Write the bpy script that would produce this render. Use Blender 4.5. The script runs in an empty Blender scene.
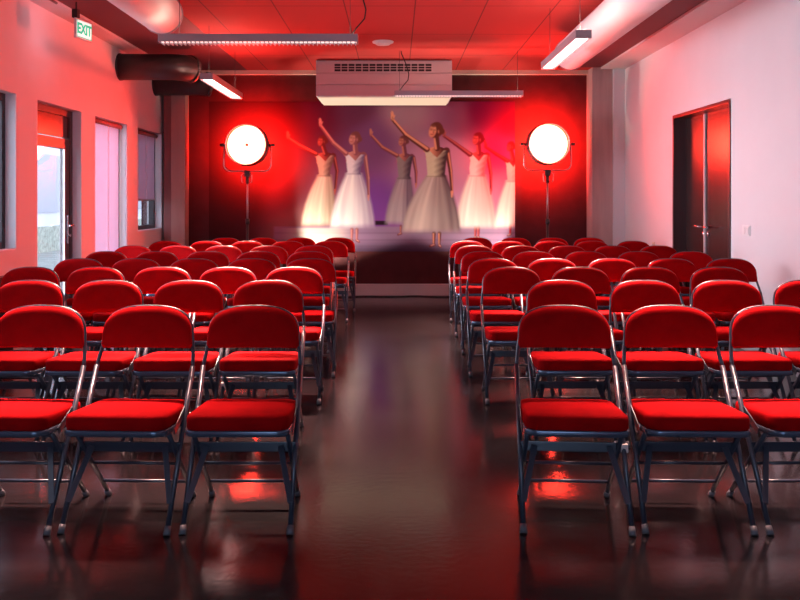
import bpy, bmesh, math, random
import numpy as np
from mathutils import Vector, Matrix
random.seed(7)
PI = math.pi
S = bpy.context.scene
C = S.collection
# ------------------------------------------------------------------ camera
F, PX, PY, H = 814.0, 396.0, 199.0, 1.30          # focal in px, principal point, eye height
cd = bpy.data.cameras.new('camera'); cam = bpy.data.objects.new('camera', cd); C.objects.link(cam)
cam.location = (0, 0, H); cam.rotation_euler = (PI/2, 0, 0)
cd.sensor_fit = 'HORIZONTAL'; cd.sensor_width = 36; cd.lens = 36*F/800
cd.shift_x = (400-PX)/800; cd.shift_y = (PY-300)/800; cd.clip_start = .05; cd.clip_end = 200
S.camera = cam
def wx(px, d): return (px-PX)*d/F
def wz(py, d): return H-(py-PY)*d/F
S.view_settings.view_transform = 'Standard'; S.view_settings.look = 'None'
S.view_settings.exposure = 0.0; S.view_settings.gamma = 1.0; S.view_settings.use_curve_mapping = False
S.render.film_transparent = False
# ------------------------------------------------------------------ materials
def mat(name, col, rough=.5, metal=0., spec=.5, emit=None, estr=0., sheen=0., noise=None, bump=None, coat=0.):
    m = bpy.data.materials.new(name); m.use_nodes = True
    nt = m.node_tree; b = nt.nodes['Principled BSDF']
    b.inputs['Base Color'].default_value = (*col, 1); b.inputs['Roughness'].default_value = rough
    b.inputs['Metallic'].default_value = metal; b.inputs['Specular IOR Level'].default_value = spec
    if coat: b.inputs['Coat Weight'].default_value = coat
    if sheen:
        b.inputs['Sheen Weight'].default_value = sheen; b.inputs['Sheen Roughness'].default_value = .4
        b.inputs['Sheen Tint'].default_value = (*col, 1)
    if emit:
        b.inputs['Emission Color'].default_value = (*emit, 1); b.inputs['Emission Strength'].default_value = estr
    if noise or bump:
        tc = nt.nodes.new('ShaderNodeTexCoord')
    if noise:                                     # (scale, amount, stretch)
        sc, amt, st = noise
        mp = nt.nodes.new('ShaderNodeMapping'); mp.inputs['Scale'].default_value = st
        nt.links.new(tc.outputs['Object'], mp.inputs['Vector'])
        n = nt.nodes.new('ShaderNodeTexNoise'); n.inputs['Scale'].default_value = sc; n.inputs['Detail'].default_value = 6
        nt.links.new(mp.outputs['Vector'], n.inputs['Vector'])
        mr = nt.nodes.new('ShaderNodeMapRange')
        mr.inputs['From Min'].default_value = .25; mr.inputs['From Max'].default_value = .75
        mr.inputs['To Min'].default_value = 1-amt; mr.inputs['To Max'].default_value = 1+amt
        nt.links.new(n.outputs['Fac'], mr.inputs['Value'])
        mx = nt.nodes.new('ShaderNodeVectorMath'); mx.operation = 'SCALE'
        mx.inputs[0].default_value = col
        nt.links.new(mr.outputs['Result'], mx.inputs['Scale'])
        nt.links.new(mx.outputs['Vector'], b.inputs['Base Color'])
    if bump:
        n2 = nt.nodes.new('ShaderNodeTexNoise'); n2.inputs['Scale'].default_value = bump[0]; n2.inputs['Detail'].default_value = 4
        nt.links.new(tc.outputs['Object'], n2.inputs['Vector'])
        bp = nt.nodes.new('ShaderNodeBump'); bp.inputs['Strength'].default_value = bump[1]; bp.inputs['Distance'].default_value = .01
        nt.links.new(n2.outputs['Fac'], bp.inputs['Height']); nt.links.new(bp.outputs['Normal'], b.inputs['Normal'])
    return m
ONE = (1, 1, 1)
M = {}
M['velvet'] = mat('red_velvet', (.32, .0024, .0042), .85, spec=.03, sheen=.15, noise=(9, .22, ONE), bump=(260, .12))
M['frame'] = mat('grey_painted_steel', (.026, .034, .055), .3, metal=.1, spec=.7)
M['shell'] = mat('dark_bounce_block', (.03, .03, .035), .6, spec=.3)  # unseen chair backs, kept dark to cut red bounce
M['rim'] = mat('grey_steel_rim', (.09, .12, .18), .25, metal=.5, spec=.6)
M['cap'] = mat('grey_plastic_cap', (.10, .10, .115), .5)
M['clip'] = mat('pale_clip', (.62, .58, .55), .5)
M['wall'] = mat('white_plaster', (.74, .72, .72), .85, spec=.2, noise=(2.2, .025, ONE), bump=(60, .03))
M['reveal'] = mat('white_reveal_paint', (.82, .82, .84), .6)
M['soffit'] = mat('soffit_paint', (.60, .56, .55), .8, spec=.2)
M['darkwall'] = mat('black_backdrop_paint', (.075, .020, .022), .75, spec=.15, noise=(6, .15, ONE))
M['base'] = mat('pale_skirting', (.55, .50, .48), .5, noise=(3, .06, ONE))
M['post'] = mat('pink_brown_post', (.50, .29, .25), .7, spec=.2, noise=(6, .15, (1, 1, .15)))
M['band'] = mat('maroon_ceiling_band', (.10, .018, .024), .6)
M['diffdim'] = mat('lit_louvred_diffuser', (.9, .9, .9), .5, emit=(1., .72, .66), estr=1.6)
M['signback'] = mat('lit_exit_back', (.9, .9, .9), .5, emit=(.70, .80, 1.), estr=4.)
M['concrete'] = mat('raw_concrete', (.50, .38, .35), .85, spec=.2, noise=(7, .22, (1, 1, .12)), bump=(30, .15))
M['brownpost'] = mat('red_brown_post', (.30, .10, .09), .5, noise=(6, .15, (1, 1, .2)))
M['trim'] = mat('cream_trim', (.72, .62, .48), .6)
M['duct'] = mat('white_duct_sleeve', (.80, .76, .74), .55, spec=.3)
M['pipe'] = mat('black_duct', (.030, .022, .022), .42, spec=.5)
M['ac'] = mat('white_air_unit', (.60, .53, .53), .5)
M['acunder'] = mat('cream_air_unit_tray', (.80, .72, .58), .55)
M['black'] = mat('black_void', (.012, .010, .010), .6)
M['alu'] = mat('grey_aluminium', (.42, .38, .40), .38, metal=.45)
M['diff'] = mat('lit_diffuser', (.9, .9, .9), .5, emit=(1., .80, .76), estr=6.)
M['up'] = mat('lit_up_lens', (.9, .9, .9), .5, emit=(1., .74, .58), estr=8.0)
M['white'] = mat('white_plastic', (.78, .76, .74), .4)
M['wframe'] = mat('dark_window_frame', (.035, .022, .026), .35)
M['doorleaf'] = mat('dark_brown_door', (.050, .020, .018), .27, spec=.5, noise=(5, .25, (6, 6, .35)))
M['doorframe'] = mat('dark_brown_door_frame', (.060, .022, .020), .3)
M['chrome'] = mat('brushed_chrome', (.75, .72, .72), .2, metal=1.)
M['edge'] = mat('pale_door_edge', (.70, .62, .62), .4)
M['cable'] = mat('black_cable', (.012, .012, .012), .5)
M['lamp_metal'] = mat('black_lamp_housing', (.05, .045, .045), .4, metal=.3)
M['yoke'] = mat('silver_yoke', (.55, .50, .50), .3, metal=.9)
LR = (1., .035, .018)
M['lens'] = mat('lit_red_lens', (.8, .1, .1), .4, emit=LR, estr=112.)
M['signface'] = mat('lit_exit_face', (.8, .9, .85), .4, emit=(.70, 1., .90), estr=.95)
M['signgreen'] = mat('lit_exit_green', (.02, .5, .3), .4, emit=(.01, .50, .30), estr=.75)
M['facade'] = mat('pale_facade', (.86, .85, .92), .8, noise=(1.2, .10, (1, 1, .2)))
M['facade_dark'] = mat('facade_window', (.50, .50, .58), .4)
M['paving'] = mat('grey_paving', (.36, .37, .34), .9, noise=(3, .2, ONE))
M['hedge'] = mat('green_brown_hedge', (.50, .52, .44), .9, noise=(9, .4, ONE))

def glass_mat():
    m = bpy.data.materials.new('window_glass'); m.use_nodes = True; nt = m.node_tree
    nt.nodes.remove(nt.nodes['Principled BSDF']); out = nt.nodes['Material Output']
    t = nt.nodes.new('ShaderNodeBsdfTransparent'); t.inputs['Color'].default_value = (.97, .98, 1., 1)
    g = nt.nodes.new('ShaderNodeBsdfGlossy'); g.inputs['Roughness'].default_value = .03
    lw = nt.nodes.new('ShaderNodeLayerWeight'); lw.inputs['Blend'].default_value = .5
    pw = nt.nodes.new('ShaderNodeMath'); pw.operation = 'POWER'; pw.inputs[1].default_value = 5; nt.links.new(lw.outputs['Facing'], pw.inputs[0])
    fr = nt.nodes.new('ShaderNodeMath'); fr.operation = 'MULTIPLY_ADD'; fr.inputs[1].default_value = .9; fr.inputs[2].default_value = .04; nt.links.new(pw.outputs[0], fr.inputs[0])
    mx = nt.nodes.new('ShaderNodeMixShader')
    nt.links.new(fr.outputs[0], mx.inputs['Fac']); nt.links.new(t.outputs[0], mx.inputs[1]); nt.links.new(g.outputs[0], mx.inputs[2])
    nt.links.new(mx.outputs[0], out.inputs['Surface']); return m
M['glass'] = glass_mat()
def blind_mat(name, col):
    m = bpy.data.materials.new(name); m.use_nodes = True; nt = m.node_tree
    nt.nodes.remove(nt.nodes['Principled BSDF']); out = nt.nodes['Material Output']
    d = nt.nodes.new('ShaderNodeBsdfDiffuse'); t = nt.nodes.new('ShaderNodeBsdfTranslucent')
    tc = nt.nodes.new('ShaderNodeTexCoord'); wv = nt.nodes.new('ShaderNodeTexWave')
    wv.bands_direction = 'Z'; wv.inputs['Scale'].default_value = 40; nt.links.new(tc.outputs['Object'], wv.inputs['Vector'])
    mr = nt.nodes.new('ShaderNodeMapRange'); mr.inputs['To Min'].default_value = .93; mr.inputs['To Max'].default_value = 1.0
    nt.links.new(wv.outputs['Fac'], mr.inputs['Value'])
    vm = nt.nodes.new('ShaderNodeVectorMath'); vm.operation = 'SCALE'; vm.inputs[0].default_value = col
    nt.links.new(mr.outputs['Result'], vm.inputs['Scale'])
    nt.links.new(vm.outputs['Vector'], d.inputs['Color']); nt.links.new(vm.outputs['Vector'], t.inputs['Color'])
    mx = nt.nodes.new('ShaderNodeMixShader'); mx.inputs['Fac'].default_value = .6
    nt.links.new(d.outputs[0], mx.inputs[1]); nt.links.new(t.outputs[0], mx.inputs[2])
    nt.links.new(mx.outputs[0], out.inputs['Surface']); return m
M['blind'] = blind_mat('lilac_blind_fabric', (.62, .50, .58))

def floor_mat():
    m = mat('polished_dark_concrete', (.030, .024, .024), .3, spec=.5); nt = m.node_tree; b = nt.nodes['Principled BSDF']
    tc = nt.nodes.new('ShaderNodeTexCoord')
    n = nt.nodes.new('ShaderNodeTexNoise'); n.inputs['Scale'].default_value = 1.6; n.inputs['Detail'].default_value = 9; n.inputs['Roughness'].default_value = .62
    nt.links.new(tc.outputs['Object'], n.inputs['Vector'])
    cr = nt.nodes.new('ShaderNodeValToRGB'); e = cr.color_ramp.elements
    e[0].position = .3; e[0].color = (.006, .004, .005, 1); e[1].position = .72; e[1].color = (.012, .009, .010, 1)
    nt.links.new(n.outputs['Fac'], cr.inputs['Fac'])
    # small pale scuffs
    v = nt.nodes.new('ShaderNodeTexNoise'); v.inputs['Scale'].default_value = 60; v.inputs['Detail'].default_value = 3
    nt.links.new(tc.outputs['Object'], v.inputs['Vector'])
    r2 = nt.nodes.new('ShaderNodeValToRGB'); r2.color_ramp.elements[0].position = .73; r2.color_ramp.elements[1].position = .80
    nt.links.new(v.outputs['Fac'], r2.inputs['Fac'])
    mx = nt.nodes.new('ShaderNodeMixRGB'); mx.inputs['Color2'].default_value = (.045, .04, .04, 1)
    nt.links.new(r2.outputs['Color'], mx.inputs['Fac']); nt.links.new(cr.outputs['Color'], mx.inputs['Color1'])
    nt.links.new(mx.outputs['Color'], b.inputs['Base Color'])
    mr = nt.nodes.new('ShaderNodeMapRange'); mr.inputs['From Min'].default_value = .3; mr.inputs['From Max'].default_value = .7
    mr.inputs['To Min'].default_value = .15; mr.inputs['To Max'].default_value = .19
    nt.links.new(n.outputs['Fac'], mr.inputs['Value']); nt.links.new(mr.outputs['Result'], b.inputs['Roughness'])
    n3 = nt.nodes.new('ShaderNodeTexNoise'); n3.inputs['Scale'].default_value = 34; n3.inputs['Detail'].default_value = 2
    nt.links.new(tc.outputs['Object'], n3.inputs['Vector'])
    bp = nt.nodes.new('ShaderNodeBump'); bp.inputs['Strength'].default_value = .10; bp.inputs['Distance'].default_value = .004
    nt.links.new(n3.outputs['Fac'], bp.inputs['Height']); nt.links.new(bp.outputs['Normal'], b.inputs['Normal'])
    return m
M['floor'] = floor_mat(); fb = M['floor'].node_tree.nodes['Principled BSDF'].inputs; fb['Specular IOR Level'].default_value = .55; fb['IOR'].default_value = 1.55
def ceil_mat():
    m = mat('acoustic_ceiling_tiles', (.50, .46, .45), .85, spec=.2); nt = m.node_tree; b = nt.nodes['Principled BSDF']
    tc = nt.nodes.new('ShaderNodeTexCoord'); sp = nt.nodes.new('ShaderNodeSeparateXYZ'); nt.links.new(tc.outputs['Object'], sp.inputs[0])
    def groove(axis, period, off, wdt):
        a = nt.nodes.new('ShaderNodeMath'); a.operation = 'ADD'; a.inputs[1].default_value = off; nt.links.new(sp.outputs[axis], a.inputs[0])
        d = nt.nodes.new('ShaderNodeMath'); d.operation = 'DIVIDE'; d.inputs[1].default_value = period; nt.links.new(a.outputs[0], d.inputs[0])
        f = nt.nodes.new('ShaderNodeMath'); f.operation = 'FRACT'; nt.links.new(d.outputs[0], f.inputs[0])
        l = nt.nodes.new('ShaderNodeMath'); l.operation = 'LESS_THAN'; l.inputs[1].default_value = wdt/period; nt.links.new(f.outputs[0], l.inputs[0])
        return l
    g1 = groove('X', .63, 10*.63-.165, .012); g2 = groove('Y', 1.25, 10*1.25-8.54, .014)
    mx = nt.nodes.new('ShaderNodeMath'); mx.operation = 'MAXIMUM'; nt.links.new(g1.outputs[0], mx.inputs[0]); nt.links.new(g2.outputs[0], mx.inputs[1])
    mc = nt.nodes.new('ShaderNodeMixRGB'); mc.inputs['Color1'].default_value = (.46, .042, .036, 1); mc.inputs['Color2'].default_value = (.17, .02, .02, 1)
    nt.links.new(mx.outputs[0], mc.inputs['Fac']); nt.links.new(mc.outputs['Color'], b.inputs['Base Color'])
    return m
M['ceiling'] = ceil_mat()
# ------------------------------------------------------------------ mesh helpers
def box(bm, x0, x1, y0, y1, z0, z1, mx=None):
    vs = [bm.verts.new((x, y, z)) for x in (x0, x1) for y in (y0, y1) for z in (z0, z1)]
    for f in ((0, 1, 3, 2), (4, 6, 7, 5), (0, 4, 5, 1), (2, 3, 7, 6), (0, 2, 6, 4), (1, 5, 7, 3)):
        bm.faces.new([vs[i] for i in f])
    if mx is not None:
        for v in vs: v.co = mx @ v.co
    return vs
def tube(bm, pts, r, n=10, caps=True, closed=False):
    pts = [Vector(p) for p in pts]; k = len(pts); rings = []
    prev = None
    for i, p in enumerate(pts):
        if closed: t = (pts[(i+1) % k]-pts[i-1]).normalized()
        else: t = (pts[min(i+1, k-1)]-pts[max(i-1, 0)]).normalized()
        if prev is None:
            a = Vector((0, 0, 1)) if abs(t.z) < .9 else Vector((1, 0, 0))
            u = t.cross(a).normalized()
        else: u = (prev-t*prev.dot(t)).normalized()
        prev = u; w = t.cross(u)
        rr = r[i] if isinstance(r, (list, tuple)) else r
        rings.append([bm.verts.new(p+(u*math.cos(2*PI*j/n)+w*math.sin(2*PI*j/n))*rr) for j in range(n)])
    for i in range(k if closed else k-1):
        a, b = rings[i], rings[(i+1) % k]
        for j in range(n):
            f = bm.faces.new((a[j], a[(j+1) % n], b[(j+1) % n], b[j])); f.smooth = True
    if caps and not closed:
        bm.faces.new(rings[0][::-1]); bm.faces.new(rings[-1])
def lathe(bm, prof, n=32, mx=None, smooth=True):
    """prof: list of (radius, height) about local z"""
    rings = []
    for r, h in prof:
        if r < 1e-6: rings.append([bm.verts.new((0, 0, h))])
        else: rings.append([bm.verts.new((r*math.cos(2*PI*j/n), r*math.sin(2*PI*j/n), h)) for j in range(n)])
    for a, b in zip(rings, rings[1:]):
        for j in range(n):
            j2 = (j+1) % n
            if len(a) == 1 and len(b) == 1: continue
            if len(a) == 1: f = bm.faces.new((a[0], b[j], b[j2]))
            elif len(b) == 1: f = bm.faces.new((a[j], a[j2], b[0]))
            else: f = bm.faces.new((a[j], a[j2], b[j2], b[j]))
            f.smooth = smooth
    if mx is not None:
        for rr in rings:
            for v in rr: v.co = mx @ v.co
def bar(bm, p0, p1, w, t, up=(0, 0, 1)):
    """flat bar from p0 to p1, width w across, thickness t"""
    p0, p1 = Vector(p0), Vector(p1); d = (p1-p0); L = d.length; d.normalize()
    s = d.cross(Vector(up)).normalized(); u = s.cross(d)
    mx = Matrix((s, d, u)).transposed().to_4x4(); mx.translation = p0
    box(bm, -w/2, w/2, 0, L, -t/2, t/2, mx)
def link(name, bm, m, parent=None, bevel=0., loc=None):
    bmesh.ops.recalc_face_normals(bm, faces=bm.faces)
    if bevel:
        es = [e for e in bm.edges if len(e.link_faces) == 2 and e.calc_face_angle(0) > .6]
        bmesh.ops.bevel(bm, geom=es, offset=bevel, segments=2, affect='EDGES', profile=.6)
    me = bpy.data.meshes.new(name); bm.to_mesh(me); bm.free(); me.materials.append(m if not isinstance(m, str) else M[m])
    o = bpy.data.objects.new(name, me); C.objects.link(o)
    if parent: o.parent = parent
    if loc: o.location = loc
    return o
def NB(): return bmesh.new()
def tag(o, label, cat, group=None, kind=None):
    o['label'] = label; o['category'] = cat
    if group: o['group'] = group
    if kind: o['kind'] = kind
    return o
def thing(name, label, cat, loc=(0, 0, 0), rz=0, group=None, kind=None):
    o = bpy.data.objects.new(name, None); C.objects.link(o); o.location = loc; o.rotation_euler = (0, 0, rz)
    o.empty_display_size = .1
    return tag(o, label, cat, group, kind)
def boxes(name, m, lst, parent=None, bevel=0.):
    bm = NB()
    for b in lst: box(bm, *b)
    return link(name, bm, m, parent, bevel)
# ------------------------------------------------------------------ room shell
XL, XR, YB, ZC = -3.14, 3.0, 11.0, 3.03
YF = -2.6
def struct(o, label, cat): return tag(o, label, cat, kind='structure')
struct(boxes('floor', 'floor', [(XL-.3, XR+.3, YF-.3, YB+.3, -.2, 0)]), 'dark polished concrete floor under the chairs and along the aisle', 'floor')
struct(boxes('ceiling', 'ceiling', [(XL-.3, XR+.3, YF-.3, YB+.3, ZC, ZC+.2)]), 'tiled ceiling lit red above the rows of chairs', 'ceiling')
struct(boxes('wall_back', 'darkwall', [(XL-.3, XR+.3, YB, YB+.3, 0, ZC)]), 'near-black end wall behind the two red lamps and the mural', 'wall')
struct(boxes('wall_front', 'wall', [(XL-.3, -1.3, YF-.3, YF, 0, ZC), (1.3, XR+.3, YF-.3, YF, 0, ZC), (-1.3, 1.3, YF-.3, YF, 0, 1.0), (-1.3, 1.3, YF-.3, YF, 2.0, ZC)]),
       'white wall behind the camera with one wide window', 'wall')
# left wall with openings (y0, y1, z0, z1)
ops = [(1.55, 2.57, .88, 2.17), (2.94, 3.96, .88, 2.17), (4.33, 5.35, .88, 2.17), (5.72, 6.74, .88, 2.17), (7.12, 8.14, 0, 2.17), (8.49, 9.52, .08, 2.17), (9.90, 10.92, .90, 2.17)]
lst = []; y = YF
for (a, b, z0, z1) in ops:
    lst.append((XL-.2, XL, y, a, 0, ZC))
    if z0 > 0: lst.append((XL-.2, XL, a, b, 0, z0))
    lst.append((XL-.2, XL, a, b, z1, ZC)); y = b
lst.append((XL-.2, XL, y, YB, 0, ZC))
struct(boxes('wall_left', 'wall', lst), 'white plaster wall on the left lit red orange, with windows and a glass door', 'wall')
# right wall with the double door opening
DY0, DY1, DZ = 7.29, 8.80, 2.20
struct(boxes('wall_right', 'wall', [(XR, XR+.3, YF, DY0, 0, ZC), (XR, XR+.3, DY1, YB, 0, ZC), (XR, XR+.3, DY0, DY1, DZ, ZC)]),
       'pale white wall on the right around the dark double door', 'wall')
struct(boxes('wall_return', 'wall', [(2.846, XR, 10.66, YB, 0, ZC)]), 'narrow white wall return between the concrete pillar and the right wall', 'wall')
struct(boxes('trim_1', 'concrete', [(2.575, 2.85, 10.69, YB, 0, ZC)], bevel=.006), 'raw concrete pillar at the right end of the dark wall', 'pillar')
struct(boxes('trim_2', 'post', [(-2.985, -2.80, 10.80, YB, 0, 2.72)], bevel=.004), 'pinkish concrete post at the left end of the dark wall', 'pillar')
struct(boxes('trim_3', 'brownpost', [(-3.10, -2.99, 10.86, YB, 0, 2.72)], bevel=.004), 'red brown post between the far left window and the concrete post', 'pillar')
struct(boxes('trim_4', 'wall', [(2.93, XR, 4.9, 5.96, 0, ZC)]), 'shallow white pier on the right wall at the edge of the picture', 'pier')
struct(boxes('trim_5', 'soffit', [(2.68, XR, YF, 10.66, ZC-.03, ZC)]), 'flat soffit strip along the top of the right wall', 'soffit')
struct(boxes('trim_6', 'soffit', [(XL, -2.94, YF, YB, ZC-.03, ZC)]), 'flat soffit strip along the top of the left wall', 'soffit')
struct(boxes('trim_8', 'band', [(-2.94, -2.0, YF, 10.9, ZC-.006, ZC)]), 'dark maroon ceiling channel between the left duct and the left wall', 'ceiling')  # thin darker sheets just under the ceiling, outside both ducts
struct(boxes('trim_9', 'band', [(1.93, 2.68, YF, 10.66, ZC-.006, ZC)]), 'dark maroon ceiling channel between the right duct and the right wall', 'ceiling')
struct(boxes('trim_7', 'trim', [(-2.8, 2.62, 10.93, YB, ZC-.055, ZC)]), 'thin cream trim where the ceiling meets the dark wall', 'trim')
struct(boxes('baseboard_back', 'base', [(-2.8, 2.575, 10.95, YB, 0, .155)], bevel=.004), 'pale skirting board along the foot of the dark wall', 'skirting')
# ------------------------------------------------------------------ windows in the left wall
def rect_frame(bm, x0, x1, y0, y1, z0, z1, w):
    box(bm, x0, x1, y0, y0+w, z0, z1); box(bm, x0, x1, y1-w, y1, z0, z1)
    box(bm, x0, x1, y0+w, y1-w, z0, z0+w); box(bm, x0, x1, y0+w, y1-w, z1-w, z1)
names = ['red lit wall window beside the camera, nearest', 'window beside the camera, second along the left wall', 'window in the left wall just outside the picture',
         'dark framed window at the left edge of the picture', None, 'tall window behind the full lilac blind in the left wall', 'far left window with its blind lowered halfway']
for i, (a, b, z0, z1) in enumerate(ops):
    if i == 4: continue
    w = thing('window_%d' % (i+1), names[i], 'window', (XL-.09, (a+b)/2, z0), kind='structure')
    hw = (b-a)/2; bm = NB(); rect_frame(bm, -.07, 0, -hw, hw, 0, z1-z0, .065)
    link('window_frame', bm, 'wframe', w, bevel=.003)
    boxes('window_pane', 'glass', [(-.045, -.035, -hw+.06, hw-.06, .06, z1-z0-.06)], w)
    boxes('reveal_lining', 'reveal', [(0, .088, hw-.012, hw-.001, .012, z1-z0-.001), (0, .088, -hw+.001, -hw+.012, .012, z1-z0-.001), (0, .088, -hw+.001, hw-.001, .001, .012)], w)
w = thing('window_8', 'wide window in the wall behind the camera', 'window', (0, YF-.1, 1.0), kind='structure')
boxes('window_frame', 'wframe', [(-1.3, -1.24, -.06, 0, 0, 1.), (1.24, 1.3, -.06, 0, 0, 1.), (-1.24, 1.24, -.06, 0, 0, .06), (-1.24, 1.24, -.06, 0, .94, 1.), (-.03, .03, -.06, 0, .06, .94)], w)
# roller blinds
def blind(label, a, b, ztop, zbot, seam):
    t = thing('roller_blind', label, 'blind', (XL-.075, (a+b)/2, ztop), group='roller blinds in the left wall')
    hw = (b-a)/2-.015
    bm = NB(); tube(bm, [(0, -hw, -.03), (0, hw, -.03)], .026, 12); link('roller', bm, 'brownpost', t)
    boxes('fabric', 'blind', [(-.003, .001, -hw+.01, hw-.075, zbot-ztop+.012, -.03)], t)
    boxes('bottom_bar', 'alu', [(-.008, .006, -hw+.01, hw-.075, zbot-ztop-.008, zbot-ztop+.014)], t, .003)
    bm = NB(); tube(bm, [(.012, hw-.05, -.03), (.012, hw-.05, max(zbot, .5)-ztop-.1)], .004, 6); link('chain', bm, 'white', t)
    boxes('guide_strip', 'reveal', [(.001, .004, seam, seam+.012, zbot-ztop+.014, -.05)], t)
blind('lilac roller blind pulled fully down over the tall left window', 8.49, 9.52, 2.168, .20, .08)
blind('lilac roller blind lowered halfway over the far left window', 9.90, 10.92, 2.168, 1.285, .05)
# ------------------------------------------------------------------ glass door in the left wall
d1 = thing('door_1', 'dark framed glass door with lever handle in the red lit left wall', 'door', (XL-.09, 7.63, 0), kind='structure')
bm = NB(); rect_frame(bm, -.08, 0, -.51, .51, 0, 2.17, .06); link('door_frame', bm, 'wframe', d1, bevel=.004)
boxes('transom_panel', 'doorleaf', [(-.06, -.02, -.45, .45, 1.90, 2.11)], d1, .004)
bm = NB(); rect_frame(bm, -.065, -.01, -.445, .445, .005, 1.89, .10); lf = link('door_leaf', bm, 'wframe', d1, bevel=.004)
boxes('glass_pane', 'glass', [(-.042, -.034, -.36, .36, .09, 1.80)], lf)
boxes('glazing_bead', 'reveal', [(-.03, -.012, .334, .346, .105, 1.79)], lf)
boxes('lock_plate', 'chrome', [(-.012, -.004, .385, .412, .86, 1.14)], lf, .002)
bm = NB(); tube(bm, [(-.01, .40, 1.04), (.05, .40, 1.04), (.058, .39, 1.04), (.058, .28, 1.04)], .010, 10); tube(bm, [(-.01, .40, .94), (.02, .40, .94)], .014, 12)
link('lever_handle', bm, 'chrome', lf)
boxes('reveal_lining', 'reveal', [(0, .088, .497, .509, .0, 2.169), (0, .088, -.509, -.497, .0, 2.169)], d1)
# ------------------------------------------------------------------ double door in the right wall
d2 = thing('door_2', 'dark brown unequal double door reflecting a red lamp in the right wall', 'door', (XR, 0, 0), kind='structure')
bm = NB(); box(bm, -.012, .29, DY0, DY0+.035, 0, DZ); box(bm, -.012, .29, DY1-.035, DY1, 0, DZ); box(bm, -.012, .29, DY0+.035, DY1-.035, DZ-.035, DZ)
link('door_frame', bm, 'doorframe', d2, bevel=.003)
lf1 = boxes('door_leaf', 'doorleaf', [(.12, .165, 8.205, DY1-.037, .006, DZ-.037)], d2, .003)
lf2 = boxes('door_leaf', 'doorleaf', [(.12, .165, DY0+.037, 8.185, .006, DZ-.037)], d2, .003)
boxes('meeting_strip', 'edge', [(.100, .120, 8.183, 8.207, .006, DZ-.04)], lf1, .002)
def lever(parent, y, sgn):
    bm = NB(); tube(bm, [(.12, y, 1.02), (.065, y, 1.02), (.058, y+.012*sgn, 1.02), (.058, y+.13*sgn, 1.02)], .010, 10)
    link('lever_handle', bm, 'chrome', parent)
    bm = NB(); mx = Matrix.Translation((.119, y, .95)) @ Matrix.Rotation(-PI/2, 4, 'Y'); lathe(bm, [(0, .014), (.024, .014), (.026, .0), (0, 0)], 20, mx)
    link('lock_rose', bm, 'chrome', parent)
lever(lf2, 8.13, -1); lever(lf1, 8.25, 1)
# ------------------------------------------------------------------ switches
t = thing('light_switch', 'white double light switch on the right wall beside the dark door', 'switch', (XR, 6.96, 1.03))
boxes('plate', 'white', [(-.010, 0, -.075, .075, -.045, .045)], t, .003)
for yy in (-.035, .035): boxes('rocker', 'white', [(-.016, -.010, yy-.027, yy+.027, -.03, .03)], t, .002)
t = thing('wall_socket', 'small beige wall socket low on the right wall beyond the door', 'socket', (XR, 9.47, .76))
boxes('plate', 'trim', [(-.010, 0, -.04, .04, -.04, .04)], t, .003)
bm = NB(); lathe(bm, [(0, .002), (.018, .002), (.02, .004), (.02, 0)], 20, Matrix.Translation((-.010, 0, 0)) @ Matrix.Rotation(-PI/2, 4, 'Y')); link('outlet', bm, 'soffit', t)
t = thing('low_panel', 'low black panel against the left wall under the edge window', 'panel', (XL, 6.0, 0))
boxes('front_board', 'wframe', [(.03, .06, -.55, .55, .06, .66)], t, .003)
boxes('top_cap', 'wframe', [(.001, .075, -.57, .57, .66, .69)], t, .003)
for yy in (-.45, .42): boxes('foot', 'wframe', [(.02, .05, yy, yy+.03, 0, .06)], t)
# ------------------------------------------------------------------ ducts
def duct(label, x, z, r, y1, y0=YF+.1):
    t = thing('ventilation_duct', label, 'duct', (x, y1, z), group='white fabric ducts under the ceiling')
    bm = NB(); n = 40; prof = [(0, 0), (r*.90, 0), (r*.985, .015), (r, .05), (r, y1-y0)]
    lathe(bm, prof, n, Matrix.Rotation(PI/2, 4, 'X')); link('sleeve', bm, 'duct', t)
    bm = NB()
    for yy in (-.012,): tube(bm, [((r+.002)*math.cos(a), yy, (r+.002)*math.sin(a)) for a in [2*PI*j/32 for j in range(32)]], .006, 6, closed=True)
    link('end_hem', bm, 'alu', t)
duct('big pale round duct along the left side of the ceiling', -1.92, 2.82, .165, 6.70)
duct('big pale round duct along the right side of the ceiling', 1.83, 2.82, .165, 8.55)
def pipe(label, y, L, turn, group):
    t = thing('black_pipe', label, 'pipe', (XL, y, 2.80), group=group)
    r = .148; pts = [(0, 0, 0), (L, 0, 0)]
    for k in range(1, 9):
        a = k/8*PI/2*turn; pts.append((L+.26*math.sin(a), .26*(1-math.cos(a)), 0))
    bm = NB(); tube(bm, pts, r, 28); link('pipe_body', bm, 'pipe', t)
    p = Vector(pts[-1]); q = Vector(pts[-2]); d = (p-q).normalized()
    bm = NB(); tube(bm, [p-d*.03, p+d*.015], r+.012, 28); link('end_collar', bm, 'pipe', t)
    bm = NB(); tube(bm, [(0.001, 0, 0), (.02, 0, 0)], r+.006, 28); link('wall_collar', bm, 'pipe', t)
pipe('black round pipe curving out of the left wall under the ceiling', 9.25, .52, .75, 'black pipes from the left wall')
pipe('black round pipe in the corner below and behind the curved pipe', 10.62, .55, .35, 'black pipes from the left wall')
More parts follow.
